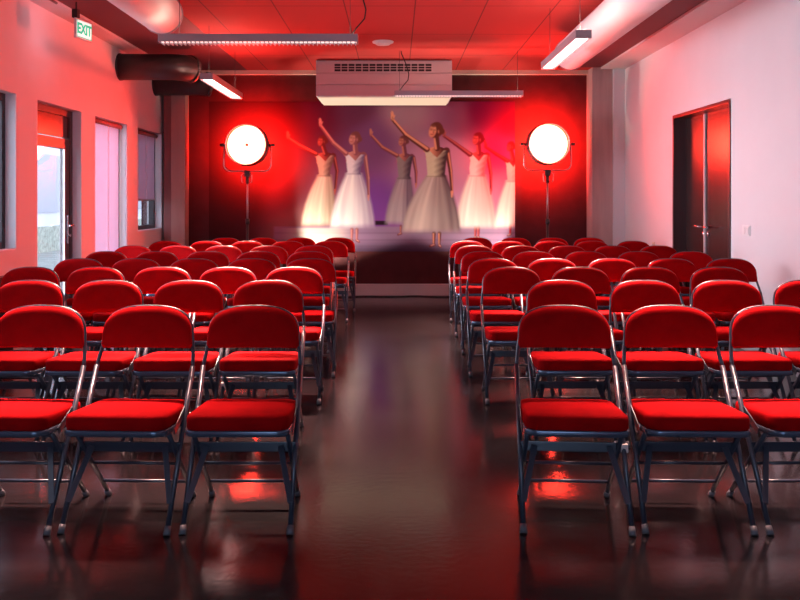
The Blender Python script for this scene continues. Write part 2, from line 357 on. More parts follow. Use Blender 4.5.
# ------------------------------------------------------------------ pendant lights
def pendant(label, x0, x1, y0, y1, z0, zh=.06):
    cx, cy = (x0+x1)/2, (y0+y1)/2; hx, hy = (x1-x0)/2, (y1-y0)/2
    t = thing('pendant_light', label, 'light', (cx, cy, z0), group='slim linear pendant lights')
    boxes('housing', 'alu', [(-hx, hx, -hy, -hy+.012, 0, zh), (-hx, hx, hy-.012, hy, 0, zh), (-hx, -hx+.012, -hy+.012, hy-.012, 0, zh), (hx-.012, hx, -hy+.012, hy-.012, 0, zh), (-hx+.012, hx-.012, -hy+.012, hy-.012, .025, .035)], t, .002)
    boxes('diffuser', 'diffdim' if hx > hy else 'diff', [(-hx+.013, hx-.013, -hy+.013, hy-.013, .006, .012)], t)
    boxes('upper_lens', 'up', [(-hx+.014, hx-.014, -hy+.014, hy-.014, zh-.012, zh-.006)], t)
    bm = NB()
    if hx > hy:
        k = 46
        for j in range(k):
            xx = -hx+.02+(2*hx-.04)*j/(k-1); box(bm, xx-.003, xx+.003, -hy, hy, -.012, 0)
        box(bm, -hx, hx, -hy-.001, -hy+.003, -.013, -.010)
    else:
        for sx in (-hx, hx-.006): box(bm, sx, sx+.006, -hy, hy, -.006, 0)
        box(bm, -hx, hx, -hy, -hy+.006, -.006, 0); box(bm, -hx, hx, hy-.006, hy, -.006, 0)
    link('louvre', bm, 'alu', t)
    for s in (-1, 1):
        ox, oy = (s*(hx-(.15 if s < 0 and cx < 0 else .06)), 0) if hx > hy else (0, s*(hy-.12))
        bm = NB(); tube(bm, [(ox, oy, zh-.01), (ox, oy, ZC-z0)], .0022, 6); link('suspension_wire', bm, 'lamp_metal', t)
    if hx > hy:
        bm = NB(); q = hx-.06 if cx < 0 else -hx+.05
        pts = [(q, 0, zh-.01), (q+.05, .01, zh+.06), (q+.11, .01, zh+.13), (q+.12, .01, zh+.20), (q+.09, .01, zh+.31), (q+.03, .01, ZC-z0-.02), (q+.03, .01, ZC-z0)]
        tube(bm, pts, .006, 6); link('power_cord', bm, 'cable', t)
    return t
pendant('slim pendant light hung across the view at the upper left', -1.815, -.292, 6.20, 6.32, 2.50)
pendant('slim pendant light above the left lamp pointing into the room', -1.93, -1.80, 8.0, 9.55, 2.48)
pendant('slim lit pendant light beside the right duct', 1.335, 1.455, 6.05, 7.50, 2.50)
pendant('slim pendant light hung across in front of the air unit', -.02, 1.48, 9.45, 9.57, 2.50)
# ------------------------------------------------------------------ ceiling air unit
ax0, ax1, ay = wx(316, 10.1), wx(452, 10.1), 10.1
az0, az1 = wz(97, 10.1), ZC-.006
t = thing('air_conditioner', 'white ceiling air unit with dark grille above the dancers', 'air conditioner', ((ax0+ax1)/2, ay, az0))
hw = (ax1-ax0)/2; hh = az1-az0
boxes('casing', 'ac', [(-hw, hw, .019, .82, .012, hh)], t, .004)
boxes('tray', 'acunder', [(-hw+.02, hw-.02, .02, .87, -.004, .012)], t, .002)
def zl(py): return wz(py, ay)-az0
bm = NB()
for (p0, p1) in ((96.3, 85.4), (84.6, 73.5)): box(bm, -hw, hw, 0, .018, zl(p0), zl(p1))
link('front_panel', bm, 'ac', t, bevel=.003)
gx0, gx1, gz0, gz1 = wx(334, ay)-(ax0+ax1)/2, wx(432, ay)-(ax0+ax1)/2, zl(71.3), zl(63.8)
boxes('grille_panel', 'ac', [(-hw, gx0, 0, .018, zl(72.7), hh-.01), (gx1, hw, 0, .018, zl(72.7), hh-.01), (gx0, gx1, 0, .018, zl(72.7), gz0), (gx0, gx1, 0, .018, gz1, hh-.01)], t)
g = boxes('grille_slot', 'black', [(gx0, gx1, .008, .017, gz0, gz1)], t)
bm = NB()
for j in range(15):
    xx = gx0+(gx1-gx0)*j/14; box(bm, xx-.006, xx+.006, .001, .010, gz0, gz1)
for zz in (gz0+(gz1-gz0)/3, gz0+(gz1-gz0)*2/3): box(bm, gx0, gx1, .002, .010, zz-.004, zz+.004)
link('grille_bars', bm, 'ac', t)
# smoke detector
t = thing('smoke_detector', 'round white smoke detector on the red ceiling', 'detector', (wx(383, 8.95), 8.95, ZC))
bm = NB(); lathe(bm, [(0, -.012), (.115, -.012), (.118, 0)], 32); link('base', bm, 'white', t)
bm = NB(); lathe(bm, [(0, -.04), (.07, -.036), (.09, -.022), (.092, -.012)], 32); link('cap', bm, 'white', t)
# ------------------------------------------------------------------ exit sign
t = thing('exit_sign', 'lit green and white exit sign hung by the left wall', 'sign', (-2.735, 7.12, 2.775), math.atan2(.24, .045))
boxes('body', 'white', [(-.125, .125, -.008, .012, -.085, .085)], t, .003)
boxes('lit_face', 'signface', [(-.112, .112, -.011, -.008, -.072, .072)], t)
boxes('back_face', 'signback', [(-.112, .112, .012, .014, -.072, .072)], t)
cu = bpy.data.curves.new('lettering', 'FONT'); cu.body = 'EXIT'; cu.align_x = 'CENTER'; cu.align_y = 'CENTER'; cu.size = .125; cu.extrude = .001; cu.offset = .005
tx = bpy.data.objects.new('lettering', cu); C.objects.link(tx); tx.parent = t; tx.location = (0, -.0125, 0); tx.rotation_euler = (PI/2, 0, 0); tx.scale = (.85, 1, 1)
bpy.context.view_layer.update()
tm = bpy.data.meshes.new_from_object(tx.evaluated_get(bpy.context.evaluated_depsgraph_get())); bpy.data.objects.remove(tx)
tm.materials.clear(); tm.materials.append(M['signgreen'])
tx = bpy.data.objects.new('lettering', tm); C.objects.link(tx); tx.parent = t; tx.location = (0, -.0125, 0); tx.rotation_euler = (PI/2, 0, 0); tx.scale = (.85, 1, 1)
bm = NB()
for s in (-1, 1): box(bm, s*.112-.004 if s > 0 else -.112, .112 if s > 0 else -.108, -.0122, -.011, -.072, .072)
box(bm, -.108, .108, -.0122, -.011, -.072, -.066)
link('green_border', bm, 'signgreen', t)
boxes('bracket', 'black', [(-.128, -.085, -.02, .03, .086, .16), (-.11, -.10, -.004, .006, .16, ZC-.03-2.775)], t)
t = thing('conduit', 'thin dark conduit along the soffit leading to the exit sign', 'conduit', (-2.92, 0, ZC-.045))
bm = NB(); tube(bm, [(0, 4.0, 0), (0, 7.0, 0)], .012, 8); link('conduit_tube', bm, 'pipe', t)
# ------------------------------------------------------------------ red lamps on stands
def lamp(label, px, py, d):
    x, z = wx(px, d), wz(py, d)
    t = thing('stage_lamp', label, 'lamp', (x, d, 0), group='round red lamps on stands')
    R = .245
    T = Matrix.Translation((0, 0, z)) @ Matrix.Rotation(PI/2, 4, 'X')       # local +z -> -y (towards the chairs)
    bm = NB(); lathe(bm, [(0, .012), (R*.5, .010), (R*.85, .006), (R, 0)], 48, T); ln = link('lens', bm, 'lens', t)
    bm = NB(); lathe(bm, [(R, .004), (R+.004, .095), (R+.014, .095), (R+.022, .03), (R+.026, -.02), (R+.02, -.14), (R-.06, -.26), (R-.12, -.30), (.03, -.31)], 48, T); link('housing', bm, 'lamp_metal', t)
    bm = NB(); tube(bm, [((R+.009)*math.cos(a), -.10, z+(R+.009)*math.sin(a)) for a in [2*PI*j/40 for j in range(40)]], .008, 6, closed=True); link('lens_ring', bm, 'yoke', t)
    # yoke: a U of tube round the sides and below
    w, zb = .30, z-.33; pts = [(-w+.01, .03, z+.02), (-w, .03, z-.18)]
    for k in range(1, 7):
        a = k/6*PI/2; pts.append((-w+.09*(1-math.cos(a)), .03, z-.24-.09*math.sin(a)))
    pts += [(-x_, y_, z_) for x_, y_, z_ in reversed(pts)]
    bm = NB(); tube(bm, pts, .010, 8); link('yoke', bm, 'yoke', t)
    for s in (-1, 1):
        bm = NB(); tube(bm, [(s*(R+.01), .03, z), (s*(w+.045), .03, z)], [.012, .02] if s > 0 else [.012, .02], 12); link('tilt_knob', bm, 'lamp_metal', t)
    bm = NB(); box(bm, -.035, .035, .0, .06, zb-.07, zb+.004); tube(bm, [(0, .03, zb-.16), (0, .03, zb-.06)], .02, 12); link('clamp', bm, 'lamp_metal', t)
    for s in (-1, 1):
        bm = NB(); tube(bm, [(s*.035, .0, zb-.02), (s*.065, -.02, zb-.05), (s*.06, -.02, zb-.14), (s*.045, -.02, zb-.15)], .007, 6); link('clamp_lever', bm, 'yoke', t)
    bm = NB(); tube(bm, [(0, .03, 1.0), (0, .03, zb-.1)], .012, 12); link('upper_pole', bm, 'yoke', t)
    bm = NB(); tube(bm, [(0, .03, .10), (0, .03, 1.02)], .018, 12); tube(bm, [(0, .03, .98), (0, .03, 1.05)], .026, 12); link('lower_pole', bm, 'lamp_metal', t)
    for k in range(3):
        a = k*2*PI/3+PI/2; cx, cy = math.cos(a), math.sin(a)
        bm = NB(); tube(bm, [(.03*cx, .03+.03*cy, .62), (.20*cx, .03+.20*cy, .30), (.36*cx, .03+.36*cy, .012)], .010, 8)
        bar(bm, (.02*cx, .03+.02*cy, .22), (.20*cx, .03+.20*cy, .30), .02, .005); link('stand_leg', bm, 'lamp_metal', t)
    return t, x, d, z
LB = lamp('glowing red lamp on a black stand left of the dancers', 247, 145, 10.30)
RB = lamp('glowing red lamp on a black stand right of the dancers', 548, 144, 10.30)
bm = NB(); lathe(bm, [(0, .03), (.018, .028), (.022, .012)], 16, Matrix.Translation((0, 0, LB[3])) @ Matrix.Rotation(PI/2, 4, 'X')); link('centre_cap', bm, 'trim', LB[0])
# black cable along the skirting
bm = NB(); pts = []
for k in range(41):
    xx = -1.95+3.9*k/40; pts.append((xx, 10.80+.035*math.sin(k*.9)+.03*math.sin(k*.37), .008))
tube(bm, pts, .008, 6); tag(link('power_cable', bm, 'cable'), 'black cable lying on the floor along the pale skirting', 'cable')
# ------------------------------------------------------------------ the chairs
def outline_back(n=48):
    """closed outline in (x, z) of the back pad: flat foot, rounded shoulders"""
    zb, zt, hw = .655, .832, .197; pts = []
    for k in range(n+1):
        a = PI*k/n; ca, sa = math.cos(a), math.sin(a)
        e = 2/2.75
        xx = math.copysign(abs(ca)**e, ca)*hw; zz = zb+.045+(zt-zb-.045)*abs(sa)**e
        pts.append((xx, zz))
    left = pts[-1]
    pts += [(-hw*1.012, zb+.03), (-hw*1.01, zb+.012), (-hw*.97, zb)]
    pts += [(-hw*.97+hw*1.94*j/8, zb) for j in range(1, 9)]
    pts += [(hw*1.01, zb+.012), (hw*1.012, zb+.03)]
    return pts
def ylean(x, z): return -.028+(z-.655)*.12-.35*x*x
def back_pad():
    bm = NB(); o = outline_back(); cx, cz = 0, .735; rings = {}
    ss = [.25, .5, .7, .84, .93, .98, 1.0]
    for side, t0 in ((-1, .024), (1, .012)):
        rg = []
        for s in ss:
            if s == 1.0 and side == 1: rg.append(rings[-1][-1]); continue
            h = t0*(1-s**7)**.5
            rg.append([bm.verts.new((cx+(x-cx)*s, ylean((x-cx)*s, cz+(z-cz)*s)+side*h, cz+(z-cz)*s)) for x, z in o])
        rings[side] = rg
        n = len(o)
        c = bm.verts.new((cx, ylean(0, cz)+side*t0, cz))
        for j in range(n): f = bm.faces.new((c, rg[0][j], rg[0][(j+1) % n])); f.smooth = True
        for a, b in zip(rg, rg[1:]):
            for j in range(n): f = bm.faces.new((a[j], a[(j+1) % n], b[(j+1) % n], b[j])); f.smooth = True
    return bm
def back_bounce_block():  # dark plate added behind the pad, stops red bounce onto the next row
    bm = NB(); o = outline_back(); cz = .735
    rr = [[bm.verts.new((x*k, ylean(x*k, cz+(z-cz)*k)+dy, cz+(z-cz)*k)) for x, z in o] for k, dy in ((.985, .002), (.985, .012), (.96, .0165), (.5, .0165))]
    n = len(o)
    for a, b in zip(rr, rr[1:]):
        for j in range(n): f = bm.faces.new((a[j], a[(j+1) % n], b[(j+1) % n], b[j])); f.smooth = True
    bm.faces.new(rr[-1]); return bm
def rrect(x0, x1, y0, y1, r, n=7):
    pts = []
    for (cx, cy, a0) in ((x1-r, y1-r, 0), (x0+r, y1-r, PI/2), (x0+r, y0+r, PI), (x1-r, y0+r, 1.5*PI)):
        for k in range(n+1):
            a = a0+PI/2*k/n; pts.append((cx+r*math.cos(a), cy+r*math.sin(a)))
    return pts
def inset_loop(bm, lv):
    rings = []
    for pts, z in lv: rings.append([bm.verts.new((x, y, z)) for x, y in pts])
    n = len(rings[0])
    for a, b in zip(rings, rings[1:]):
        for j in range(n): f = bm.faces.new((a[j], a[(j+1) % n], b[(j+1) % n], b[j])); f.smooth = True
    return rings
SX, SY0, SY1 = .200, -.425, -.035
def seat_shear(bm):
    for v in bm.verts: v.co.z += (v.co.y+.42)*-.075
def seat_pad():
    bm = NB(); lv = []
    for ins, z in ((.006, .405), (.0, .411), (.0, .448), (.003, .457), (.010, .463), (.024, .467), (.06, .470), (.12, .473)):
        lv.append((rrect(-SX+ins, SX-ins, SY0+ins, SY1-ins, max(.055-ins, .012)), z))
    r = inset_loop(bm, lv); bm.faces.new(r[0][::-1]); f = bm.faces.new(r[-1]); f.smooth = True
    seat_shear(bm); return bm
def seat_rim():
    bm = NB(); lv = [(rrect(-SX-o_, SX+o_, SY0-o_, SY1+o_, .055), z) for o_, z in ((-.012, .405), (.002, .4055), (.004, .402), (.004, .384), (.001, .381), (-.012, .381))]
    r = inset_loop(bm, lv); bm.faces.new(r[0]); bm.faces.new(r[-1][::-1]); seat_shear(bm); return bm
def hoop():
    bm = NB(); o = outline_back(); pts = []
    top = [(x*.977, .655+(z-.655)*.982) for x, z in o[:49]]
    pts.append((.2085, -.066, .585)); pts.append((.207, -.058, .60)); pts.append((.200, ylean(.2, .655)+.010, .650))
    pts.append((.1955, ylean(.19, .675)+.014, .675))
    pts += [(x, ylean(x, z)+.016, z) for x, z in top]
    pts += [(-p[0], p[1], p[2]) for p in (pts[3], pts[2], pts[1], pts[0])]
    tube(bm, pts, .0082, 9); return bm
def fy(z): return -.41+(z/.585)*(.41-.066)
def front_leg(s):
    bm = NB(); tube(bm, [(s*.2085, fy(.585), .585), (s*.2085, fy(.3), .3), (s*.2085, fy(.02), .02)], .0105, 9); return bm
def front_cap(s):
    bm = NB(); tube(bm, [(s*.2085, fy(.030), .030), (s*.2085, fy(.0), .001)], [.0125, .0145], 10); return bm
RL0, RL1 = (-.33, .378), (.0, .02)
def rear_leg(s):
    bm = NB(); tube(bm, [(s*.187, RL0[0], RL0[1]), (s*.187, RL1[0], RL1[1])], .010, 9); return bm
def rear_cap(s):
    bm = NB(); tube(bm, [(s*.187, -.012, .030), (s*.187, .014, .001)], [.012, .014], 10); return bm
def ry(z): return RL1[0]+(z-RL1[1])*(RL0[0]-RL1[0])/(RL0[1]-RL1[1])
def make_chair():
    t = thing('folding_chair', '', 'chair', group='red velvet folding chairs in rows')
    s_ = link('seat', seat_pad(), 'velvet', t); r_ = link('seat_rim', seat_rim(), 'rim', s_); r_['label'] = 'grey steel seat rim'
    link('backrest', back_pad(), 'velvet', t)
    o = link('back_bounce_block', back_bounce_block(), 'shell', t); o['label'] = 'dark panel added on the back to cut red bounce'
    link('back_frame', hoop(), 'frame', t)
    for s in (-1, 1):
        l = link('front_leg', front_leg(s), 'frame', t); link('foot_cap', front_cap(s), 'cap', l)
        l = link('rear_leg', rear_leg(s), 'frame', t); link('foot_cap', rear_cap(s), 'cap', l)
        bm = NB(); bar(bm, (s*.150, fy(.29)-.012, .295), (s*.204, fy(.11)-.012, .105), .024, .004, up=(0, 1, 0)); link('brace', bm, 'frame', t, bevel=.001)
        bm = NB(); bar(bm, (s*.2045, -.30, .372), (s*.2045, fy(.42), .425), .03, .004, up=(1, 0, 0)); link('hinge_plate', bm, 'frame', t)
    bm = NB(); bar(bm, (-.2085, fy(.29), .29), (.2085, fy(.29), .29), .010, .040); link('cross_rail', bm, 'frame', t, bevel=.003)
    bm = NB(); tube(bm, [(-.187, -.30, .355), (.187, -.30, .355)], .008, 8); link('seat_rail', bm, 'frame', t)
    for z in (.20, .09):
        bm = NB(); tube(bm, [(-.187, ry(z), z), (.187, ry(z), z)], .0075, 8); link('stretcher', bm, 'frame', t)
    return t
def dup(root):
    r = root.copy(); C.objects.link(r)
    for ch in root.children:
        c = ch.copy(); C.objects.link(c); c.parent = r
        for g in ch.children:
            d = g.copy(); C.objects.link(d); d.parent = c
    return r
ROWD = [3.56, 4.655, 5.56, 6.36, 7.23, 8.11, 9.02, 9.80]
# pixel centres of each backrest, from the aisle outwards
LEFT = [[254.5, 150, 43], [269, 190, 109.5, 31], [294.5, 229.5, 163.3, 98, 36], [310.5, 252, 196.5, 145, 82.5], [309, 258.5, 209, 159.5, 111],
        [313.5, 270.5, 225, 180, 136], [330, 288, 249, 208, 168], [338.5, 300, 264, 227.5]]
RIGHT = [[563.5, 668.5, 773], [561.2, 644, 725.3, 807], [511, 580, 649, 718], [493, 552, 612, 671, 730], [483, 534, 586, 638, 690],
         [474.5, 521, 567, 612.5, 658], [467.5, 508.5, 550.5, 592, 633], [476, 514.5, 551, 589]]
YAW_L = [[0, -2.5, -2]]; YAW_R = [[-4, -2, 1]]
rows = ['front', 'second', 'third', 'fourth', 'fifth', 'sixth', 'seventh', 'back']
nth = ['first', 'second', 'third', 'fourth', 'fifth']
proto = make_chair(); used = False; chairs = {}
for side, tab, yw in (('left', LEFT, YAW_L), ('right', RIGHT, YAW_R)):
    for r, cs in enumerate(tab):
        prev = None
        for k, px in enumerate(cs):
            o = proto if not used else dup(proto); used = True
            a = yw[r][k] if r < len(yw) else random.uniform(-.4, .4)
            dd = ROWD[r]+(0 if r == 0 else random.uniform(-.008, .008))
            cx = wx(px, ROWD[r]); sg = 1 if side == 'right' else -1
            if prev is not None: cx = sg*max(sg*cx, sg*prev+.4495)
            prev = cx
            o.location = (cx, dd, 0); o.rotation_euler = (0, 0, math.radians(a))
            o['label'] = 'red folding chair in the %s row %s of the aisle, %s' % (rows[r], side, 'nearest the aisle' if k == 0 else nth[k]+' from the aisle')
            chairs[(side, r, k)] = o
for key, x in ((('right', 0, 0), .212), (('left', 1, 0), -.208)):
    bm = NB(); box(bm, x-.014, x+.014, fy(.29)-.012, fy(.29)+.012, .272, .306); o = link('ganging_clip', bm, 'clip', chairs[key], bevel=.003); o['label'] = 'pale ganging clip'
# ------------------------------------------------------------------ the mural print
def srgb(c): return np.array([((v/255)/12.92 if v/255 <= .04045 else ((v/255+.055)/1.055)**2.4) for v in c])
def mural():
    x0, x1, y0, y1 = 209., 515., 101.5, 251.5
    nx, ny = 440, 216
    X, Y = np.meshgrid(np.linspace(x0, x1, nx), np.linspace(y0, y1, ny))
    img = np.zeros((ny, nx, 3))
    def sm(a, b, v): t = np.clip((v-a)/(b-a), 0, 1); return t*t*(3-2*t)
    def over(mask, col):
        col = np.asarray(col, float)
        img[:] = img*(1-mask[..., None])+mask[..., None]*col
    # backdrop
    pts = [((209, 110), (74, 38, 40)), ((209, 150), (74, 38, 40)), ((209, 190), (74, 38, 40)), ((209, 240), (74, 38, 40)), ((240, 140), (74, 36, 40)), ((240, 200), (74, 36, 40)), ((262, 120), (74, 30, 38)), ((262, 170), (74, 30, 38)), ((285, 115), (80, 18, 36)), ((285, 190), (110, 60, 70)), ((300, 228), (150, 110, 110)), ((320, 110), (104, 20, 60)), ((335, 200), (140, 95, 120)),
           ((355, 108), (110, 50, 84)), ((372, 140), (128, 80, 124)), ((374, 205), (128, 74, 150)), ((405, 112), (165, 125, 140)), ((430, 170), (190, 140, 165)), ((455, 115), (150, 95, 125)),
           ((460, 160), (205, 150, 175)), ((462, 215), (205, 155, 180)), ((480, 112), (115, 12, 84)), ((496, 150), (150, 50, 120)), ((498, 200), (210, 150, 175)), ((512, 120), (110, 8, 66)), ((512, 200), (190, 90, 130))]
    wsum = np.zeros((ny, nx)); acc = np.zeros((ny, nx, 3))
    for (px, py), c in pts:
        w = 1/((X-px)**2+(Y-py)**2+120)**2.0; wsum += w; acc += w[..., None]*srgb(c)
    img[:] = acc/wsum[..., None]
    # stage floor of the print
    st = sm(225.5, 227.5, Y)*sm(272, 276, X); over(st*.9, srgb((150, 126, 150)))
    over(sm(236, 250, Y)*st*.75, srgb((92, 70, 96)))
    over(sm(244, 253, Y)*sm(330, 360, X)*.6, srgb((70, 48, 70)))
    for yl in (233, 240, 246): over(np.exp(-((Y-yl)/.8)**2)*st*.25, srgb((90, 70, 90)))
    over(sm(276, 300, X)*(1-sm(330, 360, X))*sm(227, 229, Y)*.5, srgb((225, 215, 195)))
    over(sm(374, 376, X)*(1-sm(387, 388.5, X))*sm(220, 221.5, Y)*(1-sm(224.5, 225.5, Y)), srgb((46, 20, 40)))
    def cap(p, q, r0, r1, soft=.7):
        (ax, ay_), (bx, by) = p, q; dx, dy = bx-ax, by-ay_; L2 = dx*dx+dy*dy+1e-9
        t_ = np.clip(((X-ax)*dx+(Y-ay_)*dy)/L2, 0, 1); dist = np.hypot(X-ax-t_*dx, Y-ay_-t_*dy)
        return 1-sm(-soft, soft, dist-(r0+(r1-r0)*t_))
    def limb(ps, rs, col, shade=None):
        for i in range(len(ps)-1):
            over(cap(ps[i], ps[i+1], rs[i], rs[i+1]), srgb(col))
        if shade:
            for i in range(len(ps)-1):
                over(cap((ps[i][0]+.5, ps[i][1]+.9), (ps[i+1][0]+.5, ps[i+1][1]+.9), rs[i]*.6, rs[i+1]*.6)*.55, srgb(shade))
    def shape(prof, colf, soft=.8, hs=1.5):
        ys = [p[0] for p in prof]; L = np.interp(Y, ys, [p[1] for p in prof]); Rr = np.interp(Y, ys, [p[2] for p in prof])
        m = sm(-soft, soft, X-L)*(1-sm(-soft, soft, X-Rr))*sm(ys[0]-.6, ys[0]+.6, Y)*(1-sm(ys[-1]-hs, ys[-1]+1.2, Y))
        u = np.clip((X-L)/(Rr-L+1e-6), 0, 1); col = colf(u, Y)
        img[:] = img*(1-m[..., None])+m[..., None]*col
    def ell(cx, cy, rx, ry, col, a=1., rot=0.):
        c_, s_ = math.cos(rot), math.sin(rot); dx, dy = X-cx, Y-cy
        d_ = np.hypot((dx*c_+dy*s_)/rx, (-dx*s_+dy*c_)/ry)*min(rx, ry)-min(rx, ry); over((1-sm(-.8, .8, d_))*a, srgb(col))
    def dancer(hd, hr, arm, arm2, sh, wa, hem, skin, skind, hair, dl, dd_, sl, sd, feet, face=-1, seed=0, sig=1.):
        # calves and pointe shoes
        for (fx, fy0, fy1, tx_) in feet:
            limb([(fx, fy0-3), (fx-.2, fy1-2)], [1.5*sig, .9*sig], skind); limb([(fx-.6, fy0-2), (fx-.6, fy1-3)], [.6*sig, .4*sig], skin)
            limb([(fx, fy1-1.6), (fx+tx_, fy1-.2)], [1.3*sig, .9*sig], (128, 70, 72)); limb([(fx-.3, fy1-2), (fx+tx_*.7, fy1-1)], [.5*sig, .4*sig], (206, 150, 142))
        # skirt of layered tulle
        def skirt_col(u, yy):
            rr = np.random.RandomState(seed); w = np.zeros_like(u); f = (yy-wa[0])/(hem[0]-wa[0])
            for k in range(6): w += np.sin(u*(11+k*8)+rr.uniform(0, 6)+.9*np.sin(yy*.05+k*1.7))*(.42/(1+k*.35))
            g = np.clip(.78-1.15*np.clip(u-.42, 0, 1)-.55*np.clip(.10-u, 0, 1)/.1*.4+.15*w-.10*(1-f), 0, 1)[..., None]
            return srgb(sd)+(srgb(sl)-srgb(sd))*g
        wy = wa[0]; hy = hem[0]
        prof = [(wy-1, wa[1], wa[2])]
        for f in (.05, .12, .22, .36, .55, .78, 1.):
            e = 1-(1-f)**1.75
            prof.append((wy+(hy-wy)*f, wa[1]+(hem[1]-wa[1])*e, wa[2]+(hem[2]-wa[2])*e))
        shape([(y_, l_-1.6, r_+1.6) for y_, l_, r_ in prof], lambda u, yy: img*.62+skirt_col(u, yy)*.38, 1.2, 5.)
        shape([(y_-(1.5 if k_ == len(prof)-1 else 0), l_, r_) for k_, (y_, l_, r_) in enumerate(prof)], skirt_col, 1.2, 6.)
        mx_ = (sh[1]+sh[2])/2+.4*sig; top = sh[0]-.6
        def bod(u, yy):
            g = np.clip(1.05-1.9*np.clip(u-.34, 0, 1)+.08*np.sin(yy*1.1+u*9), 0, 1)[..., None]; return srgb(dd_)+(srgb(dl)-srgb(dd_))*g
        # arm hanging at the side, shaded, with a lit edge
        limb(arm2, [2.1*sig, 1.6*sig, 1.0*sig], skind); limb([(p_[0]+.7*sig, p_[1]) for p_ in arm2], [.7*sig, .5*sig, .3*sig], skin)
        limb([arm2[-1], (arm2[-1][0]-.2, arm2[-1][1]+4*sig)], [1.1*sig, .5*sig], skin)
        # round shoulders, chest, neck
        ell(sh[1]+2.0*sig, top+2.2*sig, 2.6*sig, 2.4*sig, skin); ell(sh[2]-2.0*sig, top+2.4*sig, 2.7*sig, 2.5*sig, skind)
        shape([(top-.5, mx_-3*sig, mx_+3*sig), (top+1.5*sig, sh[1]+1.2*sig, sh[2]-1.2*sig), (top+9*sig, sh[1]+1.6*sig, sh[2]-1.6*sig)],
              lambda u, yy: srgb(skin)+(srgb(skind)-srgb(skin))*np.clip(u*1.9-.45, 0, 1)[..., None])
        limb([(hd[0]+hr*.30, hd[1]+hr*.55), (mx_+.3, top+1)], [1.7*sig, 2.3*sig], skind); limb([(hd[0]-hr*.05, hd[1]+hr*.7), (mx_-1.2, top+1)], [.7*sig, 1.0*sig], skin)
        # bodice: two straps meeting in a deep V, narrow waist
        b0, b1 = top+2.4*sig, top+8.2*sig
        shape([(b0, sh[1]+.6*sig, sh[1]+4.2*sig), (b1, sh[1]+1.9*sig, mx_-.2), (b1+2*sig, sh[1]+1.7*sig, mx_+.4)], lambda u, yy: bod(u*.45, yy))
        shape([(b0, sh[2]-4.2*sig, sh[2]-.6*sig), (b1, mx_+.2, sh[2]-1.9*sig), (b1+2*sig, mx_-.4, sh[2]-1.7*sig)], lambda u, yy: bod(u*.5+.5, yy))
        shape([(b1+.6, sh[1]+1.8*sig, sh[2]-1.8*sig), (b1+(wy-b1)*.5, wa[1]-.1, wa[2]+.2), (wy-2, wa[1]+.5, wa[2]-.5), (wy+1.2, wa[1]-.2, wa[2]+.2)], bod)
        over(np.exp(-((Y-wy-.4)/.7)**2)*(1-sm(0, 1.2, np.abs(X-(wa[1]+wa[2])/2)-(wa[2]-wa[1])/2))*.35, srgb(dd_))
        # raised arm: lit from above, dark below; hand with parted fingers
        limb(arm, [2.3*sig, 1.8*sig]+[1.3*sig]*(len(arm)-2), skind)
        limb([(p_[0]+.2, p_[1]-.75*sig) for p_ in arm], [1.1*sig, .9*sig]+[.7*sig]*(len(arm)-2), skin)
        hx, hy_ = arm[-1]
        ell(hx-.1, hy_-2.2*sig, 1.35*sig, 2.7*sig, skin); ell(hx+.5, hy_-1.6*sig, .7*sig, 1.6*sig, skind, .6)
        for fx_, fl in ((-.95, 5.6), (-.35, 6.6), (.25, 6.5), (.8, 5.6)):
            limb([(hx+fx_*.7*sig, hy_-3*sig), (hx+(fx_*1.0-.3)*sig, hy_-fl*sig)], [.5*sig, .35*sig], skin)
        limb([(hx+.9*sig, hy_-1.6*sig), (hx+2.0*sig, hy_-3.4*sig)], [.55*sig, .35*sig], skin)
        # head in three-quarter view looking up to the left: hair swept back into a bun, lit face
        ell(hd[0]+hr*.30, hd[1]-hr*.12, hr*.86, hr*.98, hair); ell(hd[0]+hr*.98, hd[1]+hr*.12, hr*.36, hr*.40, hair)
        ell(hd[0]+hr*.02, hd[1]+hr*.08, hr*.66, hr*.92, skind, 1., .22); ell(hd[0]-hr*.24, hd[1]+hr*.06, hr*.48, hr*.86, skin, 1., .25)
        ell(hd[0]+hr*.12, hd[1]-hr*.78, hr*.62, hr*.30, hair, .9, -.25); ell(hd[0]+hr*.5, hd[1]-hr*.4, hr*.30, hr*.5, hair, .8)
        ell(hd[0]-hr*.42, hd[1]-hr*.10, hr*.15, hr*.07, hair, .75); ell(hd[0]+hr*.02, hd[1]-hr*.06, hr*.15, hr*.07, hair, .75)
        ell(hd[0]-hr*.40, hd[1]-hr*.28, hr*.17, hr*.05, hair, .5); ell(hd[0]-hr*.34, hd[1]+hr*.52, hr*.17, hr*.07, (150, 60, 60), .8)
        ell(hd[0]-hr*.12, hd[1]+hr*.24, hr*.10, hr*.20, skind, .5); ell(hd[0]+hr*.52, hd[1]+hr*.15, hr*.11, hr*.20, skin, .6)
    SK, SKD, HR = (214, 150, 128), (140, 74, 66), (70, 28, 26)
    dancer((321.5, 141), 5.0, [(316, 154), (299, 145.5), (288, 138)], [(334, 156), (337, 171), (335, 190)], (153.5, 315, 335), (175.5, 318.5, 330.5), (227.5, 302, 336),
           (178, 96, 86), (110, 42, 44), (112, 44, 42), (196, 182, 160), (120, 92, 88), (244, 234, 210), (166, 140, 122), [], seed=1)
    dancer((353.8, 138.5), 6.3, [(346, 153.5), (333.5, 143), (320.5, 125.5)], [(365, 155.5), (368, 178), (368.5, 196)], (152.5, 344.5, 365.5), (173.5, 347, 361), (229.5, 331, 374),
           (205, 146, 138), (150, 92, 100), (132, 78, 76), (226, 216, 220), (128, 106, 138), (253, 249, 242), (176, 158, 178), [(352, 232, 242, -2), (357, 232, 242, 2)], seed=2, sig=1.08)
